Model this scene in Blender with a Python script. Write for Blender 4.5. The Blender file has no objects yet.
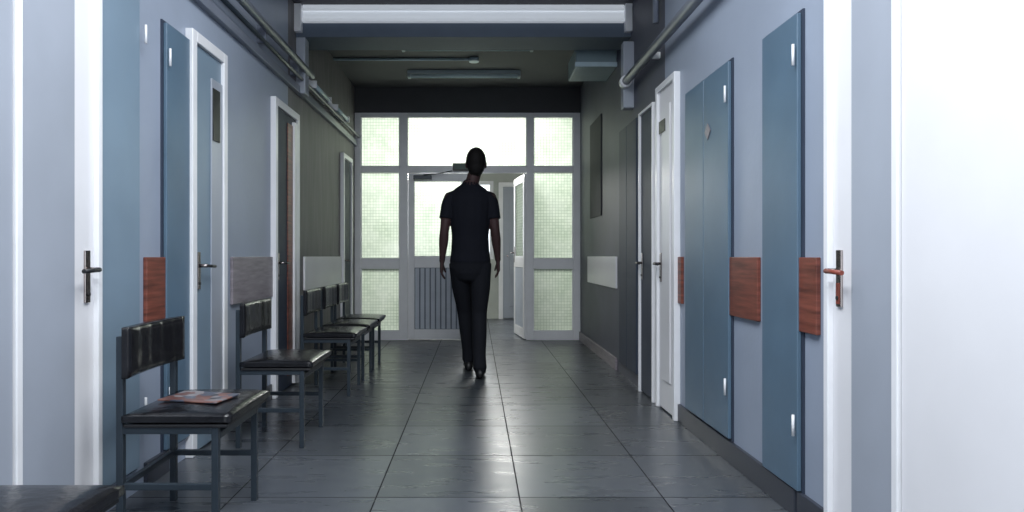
import bpy, bmesh, math, random
from mathutils import Vector, Matrix, kdtree
random.seed(4)
sc = bpy.context.scene
F = 683.0
XR, XL, HC, YE = 1.238, -1.44, 3.0, 8.13     # right wall, left wall, ceiling height, end partition
def RY(p, d=0.0): return F*(XR-d)/(p-476.0)             # survey: distance along right wall
def LY(p, d=0.0): return F*(-XL-d)/(476.0-p)          # survey: distance along left wall

# ---------------------------------------------------------------- materials
def mat(name, col, rough=0.5, metal=0.0, var=0.06, scale=6.0, bump=0.0, bscale=60.0, spec=0.5, stretch=(1,1,1), coat=0.0):
    m = bpy.data.materials.new(name); m.use_nodes = True
    nt = m.node_tree; b = nt.nodes['Principled BSDF']
    b.inputs['Roughness'].default_value = rough
    b.inputs['Metallic'].default_value = metal
    b.inputs['Specular IOR Level'].default_value = spec
    b.inputs['Coat Weight'].default_value = coat
    tc = nt.nodes.new('ShaderNodeTexCoord'); mp = nt.nodes.new('ShaderNodeMapping')
    mp.inputs['Scale'].default_value = stretch
    nt.links.new(tc.outputs['Object'], mp.inputs['Vector'])
    n = nt.nodes.new('ShaderNodeTexNoise'); n.inputs['Scale'].default_value = scale
    n.inputs['Detail'].default_value = 5
    nt.links.new(mp.outputs['Vector'], n.inputs['Vector'])
    r = nt.nodes.new('ShaderNodeValToRGB')
    r.color_ramp.elements[0].position = 0.3; r.color_ramp.elements[1].position = 0.7
    r.color_ramp.elements[0].color = tuple(max(0, c*(1-var)) for c in col)+(1,)
    r.color_ramp.elements[1].color = tuple(min(1, c*(1+var)) for c in col)+(1,)
    nt.links.new(n.outputs['Fac'], r.inputs['Fac'])
    nt.links.new(r.outputs['Color'], b.inputs['Base Color'])
    if bump > 0:
        n2 = nt.nodes.new('ShaderNodeTexNoise'); n2.inputs['Scale'].default_value = bscale
        nt.links.new(mp.outputs['Vector'], n2.inputs['Vector'])
        bp = nt.nodes.new('ShaderNodeBump'); bp.inputs['Strength'].default_value = bump
        bp.inputs['Distance'].default_value = 0.01
        nt.links.new(n2.outputs['Fac'], bp.inputs['Height'])
        nt.links.new(bp.outputs['Normal'], b.inputs['Normal'])
    return m

M = {}
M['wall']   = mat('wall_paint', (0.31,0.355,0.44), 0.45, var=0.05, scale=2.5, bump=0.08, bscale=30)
M['wallfar']= mat('wall_shade_far', (0.085,0.09,0.12), 0.55, var=0.12, scale=2.5, bump=0.08, bscale=30)  # same wall, dimness past the beam put into its colour
M['wallfarl']= mat('wall_shade_far_left', (0.15,0.14,0.145), 0.55, var=0.18, scale=5, bump=0.08, bscale=30, stretch=(1,3,0.4))  # left wall past the beam, low light painted in as darker colour
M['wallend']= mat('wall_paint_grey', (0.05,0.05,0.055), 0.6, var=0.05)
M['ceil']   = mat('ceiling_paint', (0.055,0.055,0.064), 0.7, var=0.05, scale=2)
M['beam']   = mat('beam_paint', (0.075,0.10,0.14), 0.6)
M['white']  = mat('white_gloss_paint', (0.84,0.84,0.86), 0.3, var=0.03, scale=8)
M['fascia'] = mat('fascia_white_glow', (0.84,0.85,0.88), 0.3, var=0.03, scale=8)
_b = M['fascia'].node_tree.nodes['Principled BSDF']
_b.inputs['Emission Color'].default_value = (0.85,0.92,1.0,1); _b.inputs['Emission Strength'].default_value = 0.28  # glow added to brighten the beam front, no lamp inside
M['whitelf']= mat('white_leaf_paint', (0.80,0.79,0.81), 0.35, var=0.03, scale=3)
M['greylf'] = mat('grey_leaf_paint', (0.36,0.39,0.45), 0.3, var=0.05, scale=3)
M['blue']   = mat('blue_door_paint', (0.098,0.16,0.225), 0.4, var=0.08, scale=4, bump=0.05, bscale=12)
M['paleblue']= mat('pale_blue_paint', (0.20,0.275,0.35), 0.38, var=0.06, scale=3)
M['dkblue'] = mat('dark_blue_door_paint', (0.04,0.052,0.08), 0.55, var=0.1, spec=0.25)
M['wood']   = mat('reddish_wood', (0.17,0.05,0.033), 0.4, var=0.5, scale=7, stretch=(1,0.6,9))
M['palewood']= mat('pale_wood', (0.25,0.22,0.24), 0.4, var=0.25, scale=6, stretch=(1,1,9))
M['skirt']  = mat('dark_skirting', (0.04,0.045,0.06), 0.35)
M['vinyl']  = mat('black_vinyl', (0.008,0.008,0.010), 0.22, var=0.3, scale=14, bump=0.2, bscale=26)
M['steel']  = mat('painted_steel', (0.03,0.042,0.055), 0.35, metal=0.2, var=0.1)
M['chrome'] = mat('brushed_chrome', (0.38,0.34,0.33), 0.25, metal=1.0)
M['dark']   = mat('dark_plastic', (0.015,0.015,0.017), 0.4)
M['pipe']   = mat('pipe_paint', (0.17,0.19,0.24), 0.35)
M['green']  = mat('exit_sign_green', (0.01,0.06,0.035), 0.4)
M['teal']   = mat('teal_box_paint', (0.25,0.33,0.36), 0.4)
M['lamp']   = mat('lamp_diffuser', (0.50,0.62,0.68), 0.3)
M['lamphouse'] = mat('lamp_housing_grey', (0.40,0.47,0.50), 0.4)
M['redrub'] = mat('red_tab', (0.25,0.06,0.04), 0.4)
M['vestwall']= mat('vestibule_wall', (0.46,0.48,0.44), 0.6)
M['board']  = mat('notice_board', (0.05,0.05,0.06), 0.7, spec=0.2)
M['groove'] = mat('grooved_panel', (0.52,0.56,0.63), 0.4)
M['groovedk'] = mat('grooved_panel_gap', (0.16,0.19,0.24), 0.5)

def glass_mat():
    m = bpy.data.materials.new('wired_frosted_glass'); m.use_nodes = True
    nt = m.node_tree; nt.nodes.clear()
    out = nt.nodes.new('ShaderNodeOutputMaterial')
    tr = nt.nodes.new('ShaderNodeBsdfTranslucent'); gl = nt.nodes.new('ShaderNodeBsdfGlossy')
    gl.inputs['Roughness'].default_value = 0.15
    mix = nt.nodes.new('ShaderNodeMixShader'); mix.inputs['Fac'].default_value = 0.05
    tc = nt.nodes.new('ShaderNodeTexCoord'); sp = nt.nodes.new('ShaderNodeSeparateXYZ')
    cb = nt.nodes.new('ShaderNodeCombineXYZ')
    nt.links.new(tc.outputs['Object'], sp.inputs[0])
    nt.links.new(sp.outputs['X'], cb.inputs['X']); nt.links.new(sp.outputs['Z'], cb.inputs['Y'])
    br = nt.nodes.new('ShaderNodeTexBrick'); br.offset = 0
    br.inputs['Scale'].default_value = 1; br.inputs['Brick Width'].default_value = 0.035
    br.inputs['Row Height'].default_value = 0.035; br.inputs['Mortar Size'].default_value = 0.002
    br.inputs['Color1'].default_value = (0.82,0.86,0.80,1); br.inputs['Color2'].default_value = (0.73,0.78,0.72,1)
    br.inputs['Mortar'].default_value = (0.50,0.55,0.50,1)
    nt.links.new(cb.outputs[0], br.inputs['Vector'])
    n = nt.nodes.new('ShaderNodeTexNoise'); n.inputs['Scale'].default_value = 3
    nt.links.new(tc.outputs['Object'], n.inputs['Vector'])
    mx = nt.nodes.new('ShaderNodeMix'); mx.data_type = 'RGBA'; mx.blend_type = 'OVERLAY'; mx.inputs['Factor'].default_value = 0.5
    nt.links.new(br.outputs['Color'], mx.inputs['A']); nt.links.new(n.outputs['Fac'], mx.inputs['B'])
    nt.links.new(mx.outputs['Result'], tr.inputs['Color'])
    nt.links.new(tr.outputs[0], mix.inputs[1]); nt.links.new(gl.outputs[0], mix.inputs[2])
    nt.links.new(mix.outputs[0], out.inputs['Surface'])
    return m
M['glass'] = glass_mat()

def floor_mat():
    m = bpy.data.materials.new('floor_tiles'); m.use_nodes = True
    nt = m.node_tree; b = nt.nodes['Principled BSDF']
    tc = nt.nodes.new('ShaderNodeTexCoord'); mp = nt.nodes.new('ShaderNodeMapping')
    mp.inputs['Location'].default_value = (0.414, 0.14, 0)
    nt.links.new(tc.outputs['Object'], mp.inputs['Vector'])
    br = nt.nodes.new('ShaderNodeTexBrick'); br.offset = 0; br.offset_frequency = 1
    br.inputs['Scale'].default_value = 1; br.inputs['Brick Width'].default_value = 0.594
    br.inputs['Row Height'].default_value = 0.594; br.inputs['Mortar Size'].default_value = 0.0032
    br.inputs['Mortar Smooth'].default_value = 0.1
    br.inputs['Color1'].default_value = (0.055,0.063,0.075,1); br.inputs['Color2'].default_value = (0.105,0.116,0.135,1)
    br.inputs['Mortar'].default_value = (0.012,0.013,0.016,1)
    nt.links.new(mp.outputs[0], br.inputs['Vector'])
    n = nt.nodes.new('ShaderNodeTexNoise'); n.inputs['Scale'].default_value = 5; n.inputs['Detail'].default_value = 6
    mp2 = nt.nodes.new('ShaderNodeMapping'); mp2.inputs['Scale'].default_value = (0.6,3,1)
    nt.links.new(tc.outputs['Object'], mp2.inputs['Vector']); nt.links.new(mp2.outputs[0], n.inputs['Vector'])
    mx = nt.nodes.new('ShaderNodeMix'); mx.data_type = 'RGBA'; mx.blend_type = 'MULTIPLY'
    mx.inputs['Factor'].default_value = 0.45
    nt.links.new(br.outputs['Color'], mx.inputs['A']); nt.links.new(n.outputs['Fac'], mx.inputs['B'])
    nt.links.new(mx.outputs['Result'], b.inputs['Base Color'])
    mr = nt.nodes.new('ShaderNodeMapRange'); mr.inputs['To Min'].default_value = 0.20; mr.inputs['To Max'].default_value = 0.38
    nt.links.new(n.outputs['Fac'], mr.inputs['Value'])
    rg = nt.nodes.new('ShaderNodeMix'); rg.data_type = 'FLOAT'; rg.inputs['B'].default_value = 0.8
    nt.links.new(br.outputs['Fac'], rg.inputs['Factor']); nt.links.new(mr.outputs[0], rg.inputs['A'])
    nt.links.new(rg.outputs['Result'], b.inputs['Roughness'])
    sg = nt.nodes.new('ShaderNodeMapRange'); sg.inputs['To Min'].default_value = 0.42; sg.inputs['To Max'].default_value = 0.1
    nt.links.new(br.outputs['Fac'], sg.inputs['Value']); nt.links.new(sg.outputs[0], b.inputs['Specular IOR Level'])
    bp = nt.nodes.new('ShaderNodeBump'); bp.inputs['Strength'].default_value = 0.5; bp.inputs['Distance'].default_value = 0.003
    inv = nt.nodes.new('ShaderNodeMath'); inv.operation = 'SUBTRACT'; inv.inputs[0].default_value = 1
    nt.links.new(br.outputs['Fac'], inv.inputs[1]); nt.links.new(inv.outputs[0], bp.inputs['Height'])
    n3 = nt.nodes.new('ShaderNodeTexNoise'); n3.inputs['Scale'].default_value = 2.5
    nt.links.new(tc.outputs['Object'], n3.inputs['Vector'])
    bp2 = nt.nodes.new('ShaderNodeBump'); bp2.inputs['Strength'].default_value = 0.14; bp2.inputs['Distance'].default_value = 0.02
    nt.links.new(n3.outputs['Fac'], bp2.inputs['Height']); nt.links.new(bp2.outputs[0], bp.inputs['Normal'])
    nt.links.new(bp.outputs[0], b.inputs['Normal'])
    return m
M['floor'] = floor_mat()

def mag_mat():
    m = bpy.data.materials.new('printed_magazine'); m.use_nodes = True
    nt = m.node_tree; b = nt.nodes['Principled BSDF']; b.inputs['Roughness'].default_value = 0.3
    tc = nt.nodes.new('ShaderNodeTexCoord'); v = nt.nodes.new('ShaderNodeTexVoronoi'); v.inputs['Scale'].default_value = 28
    nt.links.new(tc.outputs['Object'], v.inputs['Vector'])
    r = nt.nodes.new('ShaderNodeValToRGB'); r.color_ramp.interpolation = 'CONSTANT'
    cols = [(0,(0.12,0.05,0.04)),(0.3,(0.20,0.18,0.19)),(0.5,(0.06,0.07,0.10)),(0.68,(0.20,0.09,0.07)),(0.85,(0.03,0.03,0.04))]
    els = r.color_ramp.elements
    els[0].color = cols[0][1]+(1,); els[1].position = 0.3; els[1].color = cols[1][1]+(1,)
    for p,c in cols[2:]:
        e = els.new(p); e.color = c+(1,)
    nt.links.new(v.outputs['Color'], r.inputs['Fac']); nt.links.new(r.outputs['Color'], b.inputs['Base Color'])
    return m
M['mag'] = mag_mat()

# ---------------------------------------------------------------- helpers
def link(o, parent=None):
    sc.collection.objects.link(o)
    if parent is not None: o.parent = parent
    return o
def empty(name, loc=(0,0,0)):
    e = bpy.data.objects.new(name, None); e.location = loc; e.empty_display_size = 0.1
    sc.collection.objects.link(e); return e
def box(name, lo, hi, m, parent=None, bev=0.0, seg=2):
    lo, hi = Vector(lo), Vector(hi)
    me = bpy.data.meshes.new(name); bm = bmesh.new()
    bmesh.ops.create_cube(bm, size=1)
    s = hi-lo; c = (hi+lo)/2
    for v in bm.verts: v.co = Vector((v.co.x*s.x+c.x, v.co.y*s.y+c.y, v.co.z*s.z+c.z))
    if bev > 0:
        bmesh.ops.bevel(bm, geom=list(bm.edges), offset=bev, segments=seg, affect='EDGES', profile=0.5)
    bm.to_mesh(me); bm.free()
    me.materials.append(M[m])
    return link(bpy.data.objects.new(name, me), parent)
def cyl(name, a, b, r, m, parent=None, seg=20, r2=None):
    a, b = Vector(a), Vector(b); d = b-a
    me = bpy.data.meshes.new(name); bm = bmesh.new()
    bmesh.ops.create_cone(bm, cap_ends=True, segments=seg, radius1=r, radius2=r if r2 is None else r2, depth=d.length)
    rot = d.to_track_quat('Z', 'Y').to_matrix().to_4x4()
    bm.transform(Matrix.Translation((a+b)/2) @ rot)
    for f in bm.faces: f.smooth = len(f.verts) == 4
    bm.to_mesh(me); bm.free(); me.materials.append(M[m])
    return link(bpy.data.objects.new(name, me), parent)

# side = +1 right wall, -1 left wall.  d = protrusion from wall surface
def wx(side, d): return XR-d if side > 0 else XL+d
def wbox(name, side, d0, d1, y0, y1, z0, z1, m, parent=None, bev=0.0):
    a, b = wx(side, d0), wx(side, d1)
    y0, y1 = min(y0,y1), max(y0,y1)
    return box(name, (min(a,b), y0, z0), (max(a,b), y1, z1), m, parent, bev)

# ---------------------------------------------------------------- shell
VY = 10.9
box('floor', (-2.0,-2.5,-0.1), (2.0,VY+0.2,0), 'floor')
YSR, YSL = RY(665), LY(288)      # shade-darkened wall colour starts behind a door on each side
wr = empty('wall_right'); wl = empty('wall_left')
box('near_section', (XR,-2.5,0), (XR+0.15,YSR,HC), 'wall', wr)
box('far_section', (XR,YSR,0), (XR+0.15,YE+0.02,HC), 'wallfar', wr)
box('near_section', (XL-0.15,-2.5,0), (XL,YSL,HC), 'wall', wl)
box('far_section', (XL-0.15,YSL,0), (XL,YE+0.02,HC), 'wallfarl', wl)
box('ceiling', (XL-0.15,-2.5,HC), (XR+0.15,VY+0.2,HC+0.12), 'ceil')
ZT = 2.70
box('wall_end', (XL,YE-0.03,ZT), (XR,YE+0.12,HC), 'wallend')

# vestibule
box('wall_vestibule_left', (-1.75,YE+0.13,0), (-1.6,VY,HC), 'vestwall')
box('wall_vestibule_right', (1.35,YE+0.13,0), (1.5,VY,HC), 'vestwall')
wx0, wx1, wz0, wz1 = -0.95, 0.28, 0.95, 2.2
vb = empty('wall_vestibule_back')
box('sill_part', (-1.75,VY,0), (1.5,VY+0.15,wz0), 'vestwall', vb)
box('head_part', (-1.75,VY,wz1), (1.5,VY+0.15,HC), 'vestwall', vb)
box('pier_a', (-1.75,VY,wz0), (wx0,VY+0.15,wz1), 'vestwall', vb)
box('pier_b', (wx1,VY,wz0), (1.5,VY+0.15,wz1), 'vestwall', vb)
w = empty('window_1')
box('frame_bottom', (wx0,VY+0.03,wz0), (wx1,VY+0.09,wz0+0.06), 'white', w)
box('frame_top', (wx0,VY+0.03,wz1-0.06), (wx1,VY+0.09,wz1), 'white', w)
for i,x in enumerate((wx0, (wx0+wx1)/2-0.03, wx1-0.06)):
    box('frame_upright_%d'%i, (x,VY+0.03,wz0+0.06), (x+0.06,VY+0.09,wz1-0.06), 'white', w)
d = empty('door_vestibule')
box('jamb_a', (0.36,VY-0.06,0), (0.43,VY,2.1), 'white', d, 0.004)
box('jamb_b', (1.1,VY-0.06,0), (1.17,VY,2.1), 'white', d, 0.004)
box('head', (0.36,VY-0.06,2.1), (1.17,VY,2.17), 'white', d, 0.004)
box('leaf', (0.43,VY-0.04,0.01), (1.1,VY,2.1), 'greylf', d, 0.004)
box('leaf_panel', (0.53,VY-0.05,0.2), (1.0,VY-0.04,1.9), 'greylf', d, 0.004)
cyl('knob', (0.5,VY-0.1,1.0), (0.5,VY-0.04,1.0), 0.015, 'chrome', d)

# ---------------------------------------------------------------- end glazed partition
gp = empty('window_2')
P0, P1 = YE-0.03, YE+0.04
def PX(p): return (p-476)*YE/F
def PZ(p): return 1-(p-256)*YE/F
xs = dict(l0=XL, l1=PX(361), m0=PX(400), m1=PX(408), n0=PX(526), n1=PX(533), r0=PX(573), r1=XR)
zb1 = PZ(330)
zmid0, zmid1 = PZ(269), PZ(258)
ztr0, ztr1 = PZ(173), PZ(166)
ztop0 = PZ(118)
box('stile_a', (xs['l0'],P0,0), (xs['l1'],P1,ZT), 'white', gp, 0.004)
box('stile_b', (xs['m0'],P0,0), (xs['m1'],P1,ZT), 'white', gp, 0.004)
box('stile_c', (xs['n0'],P0,0), (xs['n1'],P1,ZT), 'white', gp, 0.004)
box('stile_d', (xs['r0'],P0,0), (xs['r1'],P1,ZT), 'white', gp, 0.004)
for k,(a,b) in enumerate(((xs['l1'],xs['m0']),(xs['m1'],xs['n0']),(xs['n1'],xs['r0']))):
    box('rail_top_%d'%k, (a,P0,ztop0), (b,P1,ZT), 'white', gp, 0.004)
    box('rail_transom_%d'%k, (a,P0,ztr0), (b,P1,ztr1), 'white', gp, 0.004)
    box('glass_transom_%d'%k, (a,YE,ztr1), (b,YE+0.006,ztop0), 'glass', gp)
    if k != 1:
        box('rail_mid_%d'%k, (a,P0,zmid0), (b,P1,zmid1), 'white', gp, 0.004)
        box('rail_low_%d'%k, (a,P0,0), (b,P1,zb1), 'white', gp, 0.004)
        box('glass_mid_%d'%k, (a,YE,zmid1), (b,YE+0.006,ztr0), 'glass', gp)
        box('glass_low_%d'%k, (a,YE,zb1), (b,YE+0.006,zmid0), 'glass', gp)
        for q,(za,zc) in enumerate(((zmid1,ztr0),(zb1,zmid0),(ztr1,ztop0))):
            box('bead_l_%d_%d'%(k,q), (a,YE-0.018,za), (a+0.012,YE-0.001,zc), 'white', gp)
            box('bead_r_%d_%d'%(k,q), (b-0.012,YE-0.018,za), (b,YE-0.001,zc), 'white', gp)

def leaf(name, x0, x1, hinge_right, ang):
    e = empty(name)
    W = x1-x0; z0, z1 = 0.012, ztr0-0.01; s = 0.075
    sg = -1 if hinge_right else 1
    def lb(n, a, b, y0, y1, za, zc, m, bev=0.0):
        xa, xb = sg*a, sg*b
        return box(n, (min(xa,xb),y0,za), (max(xa,xb),y1,zc), m, e, bev)
    lb('stile_1', 0, s, -0.02, 0.02, z0, z1, 'white', 0.004)
    lb('stile_2', W-s, W, -0.02, 0.02, z0, z1, 'white', 0.004)
    lb('rail_top', s, W-s, -0.02, 0.02, z1-0.09, z1, 'white', 0.004)
    lb('rail_mid', s, W-s, -0.02, 0.02, 0.86, 1.0, 'white', 0.004)
    lb('rail_bottom', s, W-s, -0.02, 0.02, z0, 0.13, 'white', 0.004)
    lb('panel', s, W-s, -0.002, 0.006, 0.13, 0.86, 'groovedk')
    n = 9; pw = (W-2*s)/n
    for i in range(n):
        lb('slat_%d'%i, s+i*pw+0.008, s+(i+1)*pw-0.008, -0.016, -0.002, 0.135, 0.855, 'groove', 0.003)
    lb('handle_plate', W-0.055, W-0.025, -0.026, -0.02, 0.92, 1.12, 'chrome', 0.002)
    hb = [(sg*(W-0.04), -0.026, 1.04), (sg*(W-0.04), -0.065, 1.04), (sg*(W-0.15), -0.065, 1.04)]
    cyl('handle_neck', hb[0], hb[1], 0.008, 'chrome', e); cyl('handle_lever', hb[1], hb[2], 0.008, 'chrome', e)
    e.location = ((x1 if hinge_right else x0), YE+0.005, 0); e.rotation_euler = (0,0,math.radians(ang))
    return e
xc = PX(468)
d1 = leaf('door_1', xs['m1']+0.004, xc, False, 0)
box('glass', (0.075,-0.003,1.0), (xc-xs['m1']-0.08,0.003,ztr0-0.1), 'glass', d1)
d2 = leaf('door_2', xc+0.004, xs['n0']-0.004, True, -83)
gW = xs['n0']-0.008-xc
box('glass', (-(gW-0.075),-0.003,1.0), (-0.075,0.003,ztr0-0.1), 'glass', d2)
dc = empty('door_closer')
box('body', (PX(414),P0-0.055,ztr0-0.085), (PX(432),P0-0.012,ztr0-0.035), 'steel', dc, 0.006)
cyl('arm_1', (PX(424),P0-0.04,ztr0-0.03), (PX(440),P0-0.10,ztr0-0.022), 0.006, 'steel', dc)
cyl('arm_2', (PX(440),P0-0.10,ztr0-0.022), (PX(452),P0-0.02,ztr0+0.02), 0.006, 'steel', dc)
es = empty('exit_sign')
box('housing', (PX(453),P0-0.07,ztr0+0.02), (PX(479),P0-0.001,ztr0+0.105), 'dark', es, 0.006)
box('face', (PX(454.5),P0-0.073,ztr0+0.03), (PX(477.5),P0-0.07,ztr0+0.095), 'green', es)

# ---------------------------------------------------------------- wall doors
cnt = [2]
def dname():
    cnt[0] += 1; return 'door_%d' % cnt[0]
def hinge(par, side, y, z):
    a = wx(side, 0.040)
    cyl('hinge', (a,y,z-0.04), (a,y,z+0.04), 0.0055, 'white', par, 10)
def plain_door(side, ya, yb, z0, z1, m, hinge_at=None, seam=False):
    e = empty(dname()); y0, y1 = min(ya,yb), max(ya,yb)
    wbox('lining', side, 0, 0.008, y0-0.012, y1+0.012, z0-0.012, z1+0.012, 'dkblue', e)
    if seam:
        ym = (y0+y1)/2+0.02
        wbox('leaf_1', side, 0.008, 0.025, y0, ym-0.003, z0, z1, m, e, 0.003)
        wbox('leaf_2', side, 0.008, 0.025, ym+0.003, y1, z0, z1, m, e, 0.003)
    else:
        wbox('leaf', side, 0.008, 0.025, y0, y1, z0, z1, m, e, 0.003)
    if hinge_at is not None:
        for z in (z0+0.25, z1-0.16): hinge(e, side, hinge_at, z)
    return e
def lever(par, side, y, z, dirn, base, red=False):
    wbox('handle_plate', side, base, base+0.008, y-0.016, y+0.016, z-0.12, z+0.07, 'chrome', par, 0.002)
    if red: wbox('handle_tag', side, base+0.008, base+0.011, y-0.010, y+0.010, z-0.11, z-0.04, 'redrub', par)
    x0, x1 = wx(side, base+0.008), wx(side, base+0.05)
    cyl('handle_neck', (x0,y,z), (x1,y,z), 0.009, 'chrome', par)
    cyl('handle_lever', (x1,y,z), (x1,y+dirn*0.10,z-0.004), 0.008, 'dark' if not red else 'redrub', par)
    for zz in (z-0.09,):
        cyl('keyhole', (x0,y,zz), (wx(side, base+0.014),y,zz), 0.007, 'dark', par, 12)
def framed_door(side, ya, yb, z1, leafm, handle_far=True, panel=None, fw=0.06, red=False):
    e = empty(dname()); y0, y1 = min(ya,yb), max(ya,yb)
    wbox('jamb_1', side, 0, 0.04, y0, y0+fw, 0, z1, 'white', e, 0.004)
    wbox('jamb_2', side, 0, 0.04, y1-fw, y1, 0, z1, 'white', e, 0.004)
    wbox('head', side, 0, 0.04, y0+fw, y1-fw, z1-fw, z1, 'white', e, 0.004)
    wbox('leaf', side, 0, 0.022, y0+fw, y1-fw, 0.01, z1-fw, leafm, e, 0.003)
    if panel:
        wbox('leaf_panel', side, 0.022, 0.030, y0+fw+0.09, y1-fw-0.09, 0.2, z1-fw-0.12, panel, e, 0.004)
    hy = (y1-fw-0.05) if handle_far else (y0+fw+0.05)
    lever(e, side, hy, 0.95, -1 if handle_far else 1, 0.022, red)
    return e
q, j = 0.025, 0.04
# -- right wall
e = framed_door(1, RY(823,j), RY(897,j), 2.15, 'whitelf', True, None, 0.03, red=True)
wbox('leaf_panel', 1, 0.022, 0.030, RY(890,j), RY(851,0.03), 0.05, 2.05, 'greylf', e, 0.003)
e = empty(dname())
wbox('leaf', 1, 0, 0.03, 1.1, RY(897,j)-0.004, 0.01, 2.15, 'whitelf', e, 0.003)
wbox('head', 1, 0, 0.05, 1.05, RY(897,j)-0.004, 2.15, 2.2, 'white', e, 0.003)
wbox('jamb', 1, 0, 0.05, 1.05, 1.1, 0, 2.15, 'white', e, 0.003)
plain_door(1, RY(797,q), RY(762,q), 0.11, 1.92, 'blue', RY(797,q))
plain_door(1, RY(728,q), RY(685,q), 0.12, 1.94, 'blue', RY(728,q), seam=True)
e = framed_door(1, RY(674,j), RY(655,j), 2.12, 'whitelf', True, 'whitelf', 0.04)
wbox('number_plate', 1, 0.030, 0.034, RY(670), RY(664), 1.80, 1.88, 'dark', e)
e = framed_door(1, RY(652,j), RY(638,j), 2.05, 'dkblue', True, None, 0.02)
plain_door(1, RY(636,q), RY(619,q), 0.1, 2.05, 'dkblue', None, seam=True)
sg_ = box('door_sign', (-0.002,-0.03,-0.03), (0.002,0.03,0.03), 'palewood')
sg_.rotation_euler = (math.radians(45),0,0); sg_.location = (wx(1,0.028), RY(713), 1.65)

def board(side, pa, pb, m, z0=0.715, z1=0.995):
    f = RY if side > 0 else LY
    wbox('wall_guard_board', side, 0, 0.018, f(pa), f(pb), z0, z1, m, None, 0.003)
board(1, 821, 798.5, 'wood'); board(1, 761, 729, 'wood'); board(1, 684, 675.5, 'wood')
board(1, 617.5, 589, 'whitelf')
nb = empty('notice_board')
wbox('backing', 1, 0.002, 0.012, RY(602), RY(591), 1.4, 2.4, 'board', nb, 0.003)
def skirt(name, side, ya, yb, m='skirt'):
    wbox(name, side, 0, 0.018, ya, yb, 0, 0.105, m, None, 0.003)
skirt('baseboard_right', 1, RY(823,j)+0.012, RY(797,q)+0.02)
skirt('baseboard_right.001', 1, RY(797,q)+0.04, RY(676))
skirt('baseboard_right.002', 1, RY(618)+0.02, YE-0.04, 'palewood')

# -- left wall
e = framed_door(-1, LY(103,j), LY(17,j), 2.15, 'whitelf', True, None, 0.03)
wbox('leaf_panel', -1, 0.022, 0.030, LY(20,j)+0.01, LY(75,0.03), 0.05, 2.05, 'greylf', e, 0.003)
e = empty(dname())
wbox('leaf', -1, 0, 0.03, 1.2, LY(17,j)-0.004, 0.01, 2.15, 'greylf', e, 0.003)
wbox('head', -1, 0, 0.05, 1.15, LY(17,j)-0.004, 2.15, 2.2, 'white', e, 0.003)
wbox('jamb', -1, 0, 0.05, 1.15, 1.2, 0, 2.15, 'white', e, 0.003)
plain_door(-1, LY(103,j)+0.014, LY(140,q), 0.11, 2.1, 'paleblue', LY(140,q)+0.02)
plain_door(-1, LY(167,q), LY(190,q), 0.11, 2.07, 'blue', LY(167,q))
e = framed_door(-1, LY(193,j), LY(228,j), 2.13, 'paleblue', False, None, 0.055)
wbox('leaf_panel', -1, 0.022, 0.030, LY(206), LY(220), 0.2, 1.95, 'greylf', e, 0.003)
wbox('door_vision_pane', -1, 0.030, 0.034, LY(207), LY(214), 1.62, 1.9, 'dark', e)
e = framed_door(-1, LY(276,j), LY(300,j), 2.12, 'dkblue', False, None, 0.055)
wbox('leaf_panel', -1, 0.022, 0.030, LY(284), LY(289), 0.1, 2.0, 'wood', e, 0.003)
wbox('leaf_edge', -1, 0.022, 0.045, LY(289), LY(292), 0.02, 2.03, 'white', e, 0.003)
e = framed_door(-1, LY(344,j), LY(353,j), 2.1, 'dkblue', False, None, 0.05)
board(-1, 143, 165, 'wood'); board(-1, 230, 275, 'palewood'); board(-1, 303, 342, 'whitelf')
skirt('baseboard_left', -1, LY(140)+0.03, LY(166))
skirt('baseboard_left.001', -1, LY(229), LY(276,j)-0.01)
skirt('baseboard_left.002', -1, LY(301), LY(343))

# ---------------------------------------------------------------- ceiling beam, brackets, pipes
BY = 5.46
cb_ = empty('ceiling_beam')
box('beam_body', (XL,BY,2.75), (XR,BY+0.35,HC), 'beam', cb_)
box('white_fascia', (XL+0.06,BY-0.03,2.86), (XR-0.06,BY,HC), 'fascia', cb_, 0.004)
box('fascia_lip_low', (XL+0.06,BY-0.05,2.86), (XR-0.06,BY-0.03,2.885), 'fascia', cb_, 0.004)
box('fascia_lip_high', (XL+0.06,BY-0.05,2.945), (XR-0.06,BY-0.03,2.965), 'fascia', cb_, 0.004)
box('upright_l', (XL,BY-0.06,2.78), (XL+0.055,BY,HC), 'white', cb_, 0.004)
box('upright_r', (XR-0.055,BY-0.06,2.78), (XR,BY,HC), 'white', cb_, 0.004)
wbox('trim_1', 1, 0, 0.085, BY-0.12, BY-0.02, 2.16, 2.68, 'greylf', None, 0.006)
wbox('trim_2', -1, 0, 0.075, BY+0.0, BY+0.12, 2.30, 2.75, 'greylf', None, 0.006)

pr = empty('wall_pipe')
cyl('pipe', (wx(1,0.08),1.5,2.35), (wx(1,0.08),BY-0.13,2.35), 0.032, 'pipe', pr)
for y in (2.2,3.4,4.6):
    wbox('clip', 1, 0, 0.05, y-0.015, y+0.015, 2.33, 2.37, 'white', pr)
cyl('collar', (wx(1,0.08),BY-0.2,2.35), (wx(1,0.08),BY-0.13,2.35), 0.045, 'white', pr)
cyl('riser', (wx(1,0.04),4.55,2.55), (wx(1,0.04),4.55,HC), 0.02, 'pipe', pr)
pl = empty('wall_pipe')
cyl('pipe', (wx(-1,0.08),1.5,2.49), (wx(-1,0.08),BY+0.2,2.49), 0.028, 'pipe', pl)
cyl('pipe_small', (wx(-1,0.05),1.5,2.41), (wx(-1,0.05),YE-0.04,2.41), 0.014, 'steel', pl)
for y in (2.2,3.4,4.5,5.3):
    wbox('clip', -1, 0, 0.06, y-0.015, y+0.015, 2.40, 2.52, 'pipe', pl)
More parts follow.
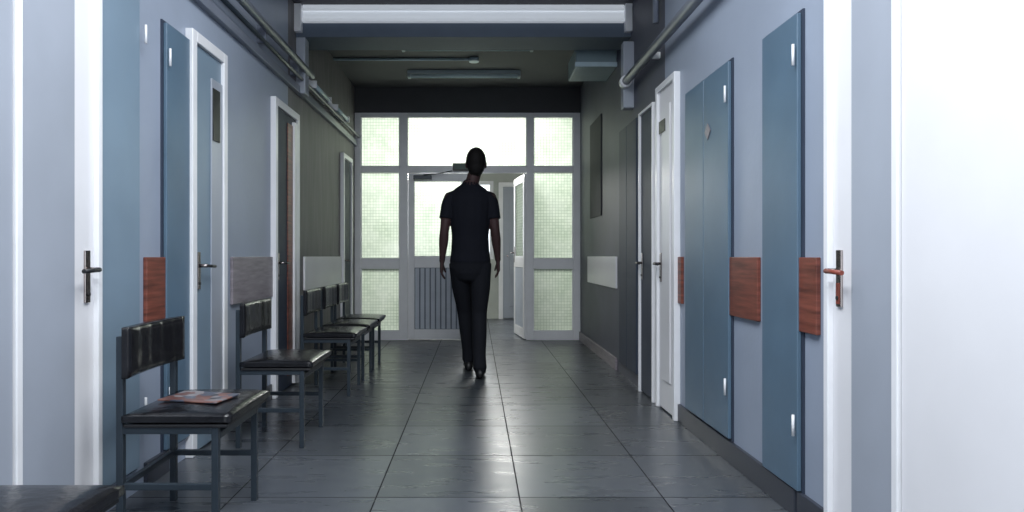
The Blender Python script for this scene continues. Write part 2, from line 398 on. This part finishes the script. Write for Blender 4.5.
wbox('trunking', -1, 0, 0.035, 1.5, YE-0.04, 2.30, 2.36, 'pipe', pl, 0.003)
for y in (5.8,6.7):
    lm = empty('wall_lamp')
    wbox('base', -1, 0, 0.03, y, y+0.62, 2.42, 2.50, 'white', lm, 0.004)
    cyl('tube', (wx(-1,0.06),y+0.02,2.46), (wx(-1,0.06),y+0.60,2.46), 0.02, 'lamp', lm)
    wbox('cap_1', -1, 0.03, 0.085, y, y+0.02, 2.43, 2.49, 'white', lm)
    wbox('cap_2', -1, 0.03, 0.085, y+0.60, y+0.62, 2.43, 2.49, 'white', lm)
vbx = empty('ventilation_box')
wbox('body', 1, 0, 0.36, 6.0, 6.5, 2.66, 2.84, 'teal', vbx, 0.01)
wbox('lip', 1, 0, 0.37, 5.98, 6.0, 2.66, 2.70, 'lamp', vbx, 0.003)

def fluo(y, x0, x1):
    e = empty('fluorescent_ceiling_lamp')
    box('housing', (x0,y-0.06,HC-0.035), (x1,y+0.06,HC), 'lamphouse', e, 0.006)
    for k in (-0.03,0.03):
        cyl('tube', (x0+0.03,y+k,HC-0.052), (x1-0.03,y+k,HC-0.052), 0.013, 'lamp', e)
    box('cap_1', (x0,y-0.05,HC-0.07), (x0+0.03,y+0.05,HC-0.035), 'lamphouse', e, 0.004)
    box('cap_2', (x1-0.03,y-0.05,HC-0.07), (x1,y+0.05,HC-0.035), 'lamphouse', e, 0.004)
fluo(6.42, -0.70, 0.54); fluo(7.4, -0.74, 0.48)
cd = empty('ceiling_conduit')
cyl('conduit', (XL,6.9,2.985), (-0.02,6.9,2.985), 0.013, 'lamp', cd)
cyl('junction', (-0.02,6.9,HC-0.04), (-0.02,6.9,HC), 0.05, 'lamp', cd)

# ---------------------------------------------------------------- chairs
def pad(name, lo, hi, m, parent, puff=0.012, ribs=0, axis=2):
    lo, hi = Vector(lo), Vector(hi)
    me = bpy.data.meshes.new(name); bm = bmesh.new()
    bmesh.ops.create_cube(bm, size=1)
    bmesh.ops.subdivide_edges(bm, edges=list(bm.edges), cuts=14, use_grid_fill=True)
    s = hi-lo; c = (hi+lo)/2
    for v in bm.verts:
        p = v.co*2
        q = [max(-1,min(1,k)) for k in p]
        if axis == 2:
            a, b = q[0], q[1]
            edge = (1-abs(a)**8)*(1-abs(b)**8)
            h = (0.55+0.45*edge**0.6)*q[2]
            top = puff*(1-a*a)*(1-b*b) if q[2] > 0.5 else 0
            v.co = Vector((c.x+a*s.x/2, c.y+b*s.y/2, c.z+h*s.z/2+top))
        else:
            a, b = q[1], q[2]
            edge = max(0,(1-abs(a)**8)*(1-abs(b)**8))
            h = (0.5+0.5*edge**0.6)*q[0]
            rib = 0.003*math.sin(a*math.pi*ribs)*edge if ribs and abs(q[0]) > 0.5 else 0
            curve = -0.018*(1-a*a)
            v.co = Vector((c.x+h*s.x/2+rib*(1 if q[0]>0 else -1)+curve, c.y+a*s.y/2, c.z+b*s.z/2))
    for f in bm.faces: f.smooth = True
    bm.to_mesh(me); bm.free(); me.materials.append(M[m])
    return link(bpy.data.objects.new(name, me), parent)

def chair(y0, wid=0.45, dx=0.0, rot=0.0):
    e = empty('waiting_chair', (-1.25+dx, y0, 0)); e.rotation_euler = (0,0,rot)
    t = 0.024; D = 0.355; W = wid
    S = 'steel'
    box('leg_back_1', (0,0,0), (t,t,0.72), S, e, 0.002)
    box('leg_back_2', (0,W-t,0), (t,W,0.72), S, e, 0.002)
    box('leg_front_1', (D-t,0,0), (D,t,0.405), S, e, 0.002)
    box('leg_front_2', (D-t,W-t,0), (D,W,0.405), S, e, 0.002)
    for k,y in enumerate((0,W-t)):
        box('seat_rail_%d'%k, (t,y,0.381), (D-t,y+t,0.405), S, e, 0.002)
        box('stretcher_%d'%k, (t,y+0.002,0.185), (D-t,y+t-0.002,0.207), S, e, 0.002)
    box('seat_rail_front', (D-t,t,0.36), (D,W-t,0.384), S, e, 0.002)
    box('seat_rail_back', (0,t,0.381), (t,W-t,0.405), S, e, 0.002)
    box('stretcher_cross', (0.002,t,0.185), (t-0.002,W-t,0.207), S, e, 0.002)
    box('seat_base', (0.03,-0.008,0.405), (D+0.035,W+0.008,0.417), 'dark', e, 0.003)
    pad('seat', (0.025,-0.012,0.415), (D+0.045,W+0.012,0.455), 'vinyl', e, 0.012)
    pad('backrest', (0.016,-0.012,0.575), (0.056,W+0.012,0.752), 'vinyl', e, ribs=5, axis=0)
    return e
chair(1.19); chair(2.37, 0.44); chair(3.55, 0.46); chair(4.86, 0.44); chair(5.46, 0.43); chair(6.0, 0.42)

def magazine(loc, rot, sx=0.20, sy=0.27):
    me = bpy.data.meshes.new('magazine'); bm = bmesh.new()
    nx, ny = 10, 6; top = []; bot = []
    for i in range(nx+1):
        for j in range(ny+1):
            u = i/nx-0.5; v = j/ny-0.5
            z = 0.003+0.004*abs(u)*2*max(0,u)+0.001*math.sin(v*6)
            top.append(bm.verts.new((u*sx,v*sy,z+0.002))); bot.append(bm.verts.new((u*sx,v*sy,z*0.4)))
    I = lambda i,j: i*(ny+1)+j
    for i in range(nx):
        for j in range(ny):
            bm.faces.new((top[I(i,j)],top[I(i+1,j)],top[I(i+1,j+1)],top[I(i,j+1)]))
            bm.faces.new((bot[I(i,j)],bot[I(i,j+1)],bot[I(i+1,j+1)],bot[I(i+1,j)]))
    for i in range(nx):
        bm.faces.new((top[I(i,0)],bot[I(i,0)],bot[I(i+1,0)],top[I(i+1,0)]))
        bm.faces.new((top[I(i,ny)],top[I(i+1,ny)],bot[I(i+1,ny)],bot[I(i,ny)]))
    for j in range(ny):
        bm.faces.new((top[I(0,j)],top[I(0,j+1)],bot[I(0,j+1)],bot[I(0,j)]))
        bm.faces.new((top[I(nx,j)],bot[I(nx,j)],bot[I(nx,j+1)],top[I(nx,j+1)]))
    bm.to_mesh(me); bm.free(); me.materials.append(M['mag'])
    o = link(bpy.data.objects.new('magazine', me)); o.location = loc; o.rotation_euler = (0,0,rot); return o
magazine((-1.04,2.57,0.466), 1.35, 0.16, 0.24)

# ---------------------------------------------------------------- the walking man
def build_man(ox, oy):
    bm = bmesh.new(); tags = []
    def tube(keys, tag, hint=Vector((1,0,0)), seg=18, step=0.014, cap=True):
        pts = []
        for i in range(len(keys)-1):
            (p0,a0,b0),(p1,a1,b1) = keys[i],keys[i+1]
            p0, p1 = Vector(p0), Vector(p1); n = max(2,int((p1-p0).length/step))
            for k in range(n):
                t = k/n; ts = t*t*(3-2*t)*0.5+t*0.5
                pts.append((p0.lerp(p1,t), a0+(a1-a0)*ts, b0+(b1-b0)*ts))
        p,a,b = keys[-1]; pts.append((Vector(p),a,b))
        for _ in range(3):
            q = [x[0].copy() for x in pts]
            for i in range(1,len(pts)-1): pts[i] = ((q[i-1]+q[i]*2+q[i+1])/4, pts[i][1], pts[i][2])
        if cap:
            t0 = (pts[0][0]-pts[1][0]).normalized(); t1 = (pts[-1][0]-pts[-2][0]).normalized()
            p,a,b = pts[0]; r = min(a,b)*0.8
            pts = [(p+t0*r*0.92,a*0.35,b*0.35),(p+t0*r*0.65,a*0.74,b*0.74)]+pts
            p,a,b = pts[-1]; r = min(a,b)*0.8
            pts = pts+[(p+t1*r*0.65,a*0.74,b*0.74),(p+t1*r*0.92,a*0.35,b*0.35)]
        rings = []
        for i,(p,a,b) in enumerate(pts):
            t = (pts[min(i+1,len(pts)-1)][0]-pts[max(i-1,0)][0]).normalized()
            s = (hint-t*hint.dot(t)).normalized(); u = t.cross(s)
            ring = []
            for k in range(seg):
                an = 2*math.pi*k/seg
                co = p+s*(a*math.cos(an))+u*(b*math.sin(an))
                ring.append(bm.verts.new(co)); tags.append((co.copy(),tag))
            rings.append(ring)
        fs = []
        for i in range(len(rings)-1):
            for k in range(seg):
                fs.append(bm.faces.new((rings[i][k],rings[i][(k+1)%seg],rings[i+1][(k+1)%seg],rings[i+1][k])))
        fs.append(bm.faces.new(rings[0][::-1])); fs.append(bm.faces.new(rings[-1]))
        bmesh.ops.recalc_face_normals(bm, faces=fs)
    def ell(c, r, tag, rot=None):
        mtx = Matrix.Translation(Vector(c)) @ (rot.to_4x4() if rot else Matrix.Identity(4)) @ Matrix.Diagonal((r[0],r[1],r[2],1))
        g = bmesh.ops.create_uvsphere(bm, u_segments=24, v_segments=16, radius=1, matrix=mtx)
        for v in g['verts']: tags.append((v.co.copy(),tag))
    SH, TR, SK, HA, SHOE, EYE, LIP = range(7)
    tube([((0,0.0,0.86),0.15,0.105),((0,0,0.93),0.165,0.118),((0,0,1.02),0.152,0.11)], TR)
    tube([((0.085,0.01,0.93),0.092,0.10),((0.085,0.015,0.75),0.083,0.092),((0.075,0.02,0.52),0.064,0.068),
          ((0.075,-0.03,0.38),0.062,0.070),((0.075,-0.10,0.18),0.054,0.058),((0.08,-0.13,0.085),0.056,0.064)], TR)
    tube([((-0.085,0.01,0.93),0.092,0.10),((-0.075,0.09,0.75),0.083,0.090),((-0.05,0.19,0.53),0.064,0.068),
          ((-0.035,0.22,0.38),0.062,0.070),((-0.02,0.25,0.2),0.054,0.058),((-0.015,0.27,0.10),0.056,0.064)], TR)
    X = Vector((1,0,0))
    tube([((0.08,-0.165,0.045),0.034,0.040),((0.08,-0.11,0.05),0.040,0.048),((0.083,-0.03,0.042),0.044,0.040),((0.087,0.04,0.032),0.048,0.030),((0.087,0.085,0.026),0.038,0.022)], SHOE, X)
    tube([((-0.015,0.225,0.042),0.034,0.040),((-0.015,0.28,0.047),0.040,0.048),((-0.018,0.36,0.045),0.044,0.038),((-0.021,0.43,0.035),0.048,0.030),((-0.021,0.475,0.030),0.038,0.022)], SHOE, X)
    tube([((0,0,0.955),0.170,0.128),((0,0,1.06),0.158,0.120),((0,-0.005,1.17),0.154,0.116),((0,-0.01,1.32),0.172,0.125),((0,-0.005,1.43),0.186,0.122),
          ((0,0,1.50),0.178,0.105),((0,0.005,1.555),0.132,0.082),((0.0,0.01,1.595),0.074,0.062)], SH, cap=True)
    hx = 0.048
    tube([((0,0.01,1.56),0.064,0.062),((0.020,0.02,1.63),0.056,0.058),((hx*0.85,0.03,1.70),0.055,0.058)], SK)
    hc = Vector((hx,0.035,1.775))
    ell(hc, (0.076,0.097,0.118), SK)
    ell(hc+Vector((0,0.035,-0.062)), (0.052,0.058,0.055), SK)
    ell(hc+Vector((0,0.078,-0.092)), (0.024,0.020,0.020), SK)
    ell(hc+Vector((0,0.098,-0.018)), (0.012,0.018,0.026), SK)
    ell(hc+Vector((0,0.108,-0.034)), (0.016,0.012,0.010), SK)
    ell(hc+Vector((0,0.085,0.022)), (0.050,0.014,0.010), SK)
    for s in (-1,1):
        ell(hc+Vector((s*0.081,0.0,-0.01)), (0.010,0.019,0.032), SK)
        ell(hc+Vector((s*0.030,0.083,0.004)), (0.013,0.010,0.008), EYE)
        ell(hc+Vector((s*0.040,0.068,-0.025)), (0.022,0.022,0.018), SK)
    ell(hc+Vector((0,0.089,-0.062)), (0.024,0.012,0.007), LIP)
    ell(hc+Vector((0,-0.014,0.020)), (0.084,0.100,0.112), HA)
    ell(hc+Vector((0,-0.045,-0.035)), (0.068,0.062,0.078), HA)
    def arm(s, sh, el, wr):
        sh, el, wr = Vector(sh), Vector(el), Vector(wr)
        mid = sh.lerp(el,0.68)
        tube([(sh+Vector((-s*0.05,0,0.005)),0.048,0.062),(sh+Vector((-s*0.01,0,-0.012)),0.056,0.066),(sh.lerp(mid,0.35),0.058,0.066),(mid,0.058,0.062)], SH, cap=False)
        tube([(sh,0.044,0.048),(mid,0.044,0.046),(el,0.038,0.040),(el.lerp(wr,0.3),0.040,0.042),(wr,0.024,0.030)], SK)
        dn = (wr-el).normalized()*0.55+Vector((0,0,-0.6)); dn.normalize()
        fw = Vector((0,1,0)); fw = (fw-dn*fw.dot(dn)).normalized()
        inn = Vector((-s,0,0)); inn = (inn-dn*inn.dot(dn)-fw*inn.dot(fw)).normalized()
        tube([(wr-dn*0.01,0.018,0.029),(wr+dn*0.04,0.017,0.040),(wr+dn*0.088,0.015,0.042)], SK, hint=inn)
        for k,(off,L) in enumerate(((0.031,0.070),(0.0105,0.078),(-0.0105,0.073),(-0.031,0.058))):
            b0 = wr+dn*0.080+fw*off
            p1 = b0+(dn+inn*0.12).normalized()*L*0.42
            p2 = p1+(dn+inn*0.55).normalized()*L*0.33
            p3 = p2+(dn+inn*1.0).normalized()*L*0.25
            tube([(b0,0.0088,0.0088),(p1,0.0085,0.0085),(p2,0.0078,0.0078),(p3,0.0068,0.0068)], SK, hint=inn, seg=10, step=0.007)
        b0 = wr+dn*0.025+fw*0.026
        p1 = b0+(dn*0.7+fw*0.8+inn*0.25).normalized()*0.038
        p2 = p1+(dn*1.0+fw*0.35+inn*0.4).normalized()*0.032
        p3 = p2+(dn*1.0+fw*0.05+inn*0.4).normalized()*0.024
        tube([(b0,0.013,0.013),(p1,0.0115,0.0115),(p2,0.0095,0.0095),(p3,0.0078,0.0078)], SK, hint=inn, seg=10, step=0.007)
    arm(-1, (-0.172,0,1.495), (-0.212,-0.045,1.215), (-0.235,0.015,0.955))
    arm( 1, (0.172,0,1.495), (0.206,-0.03,1.215), (0.232,0.06,0.965))
    me = bpy.data.meshes.new('walking_man'); bm.to_mesh(me); bm.free()
    o = link(bpy.data.objects.new('walking_man', me)); o.location = (ox,oy,0)
    r = o.modifiers.new('r','REMESH'); r.mode = 'VOXEL'; r.voxel_size = 0.005; r.use_smooth_shade = True
    s = o.modifiers.new('s','SMOOTH'); s.factor = 0.5; s.iterations = 4
    dg = bpy.context.evaluated_depsgraph_get()
    me2 = bpy.data.meshes.new_from_object(o.evaluated_get(dg))
    o.modifiers.clear(); o.data = me2
    kd = kdtree.KDTree(len(tags))
    for i,(c,t) in enumerate(tags): kd.insert(c,i)
    kd.balance()
    me2.materials.clear()
    for m in (mat('tshirt_black',(0.006,0.007,0.012),0.85,bump=0.5,bscale=12,spec=0.2),
              mat('trousers_dark',(0.009,0.010,0.014),0.85,bump=0.6,bscale=9,spec=0.2),
              mat('skin',(0.05,0.027,0.027),0.6,spec=0.25), mat('hair_dark',(0.006,0.005,0.005),0.7,bump=0.5,bscale=80,spec=0.2),
              mat('shoe_leather',(0.008,0.008,0.009),0.4), mat('eye',(0.25,0.25,0.25),0.2), mat('lips',(0.10,0.04,0.035),0.5)):
        me2.materials.append(m)
    for p in me2.polygons:
        p.material_index = tags[kd.find(p.center)[1]][1]; p.use_smooth = True
    o.location.z = -min(v.co.z for v in me2.vertices)
    return o
build_man(-0.048, 5.68)

# ---------------------------------------------------------------- lights
def area(name, loc, rot, sx, sy, power, col):
    l = bpy.data.lights.new(name,'AREA'); l.shape = 'RECTANGLE'; l.size = sx; l.size_y = sy
    l.energy = power; l.color = col
    o = bpy.data.objects.new(name,l); o.location = loc; o.rotation_euler = rot
    sc.collection.objects.link(o); return o
for i,y in enumerate((0.3,1.7,3.3)):
    area('near_fill_light', (-0.1,y,2.97), (0,0,0), 1.2, 0.3, (75,62,22)[i], (0.90,0.95,1.0))  # added fill for the near walls, unseen, not actual ceiling fittings
area('vestibule_light', (-0.1,9.9,2.5), (math.radians(-62),0,0), 1.6, 0.8, 100, (1.0,1.0,0.95))

wd = bpy.data.worlds.new('world'); sc.world = wd; wd.use_nodes = True
bg = wd.node_tree.nodes['Background']; bg.inputs[0].default_value = (0.86,0.94,1.0,1); bg.inputs[1].default_value = 2.4

# ---------------------------------------------------------------- camera
cam = bpy.data.cameras.new('camera'); co = bpy.data.objects.new('camera', cam)
sc.collection.objects.link(co); sc.camera = co
cam.sensor_width = 36; cam.lens = 36*F/1024; cam.shift_x = 36/1024
cam.clip_start = 0.05
co.location = (0,0,1.0); co.rotation_euler = (math.radians(90),0,0)
sc.view_settings.view_transform = 'Standard'
sc.view_settings.exposure = 0.0
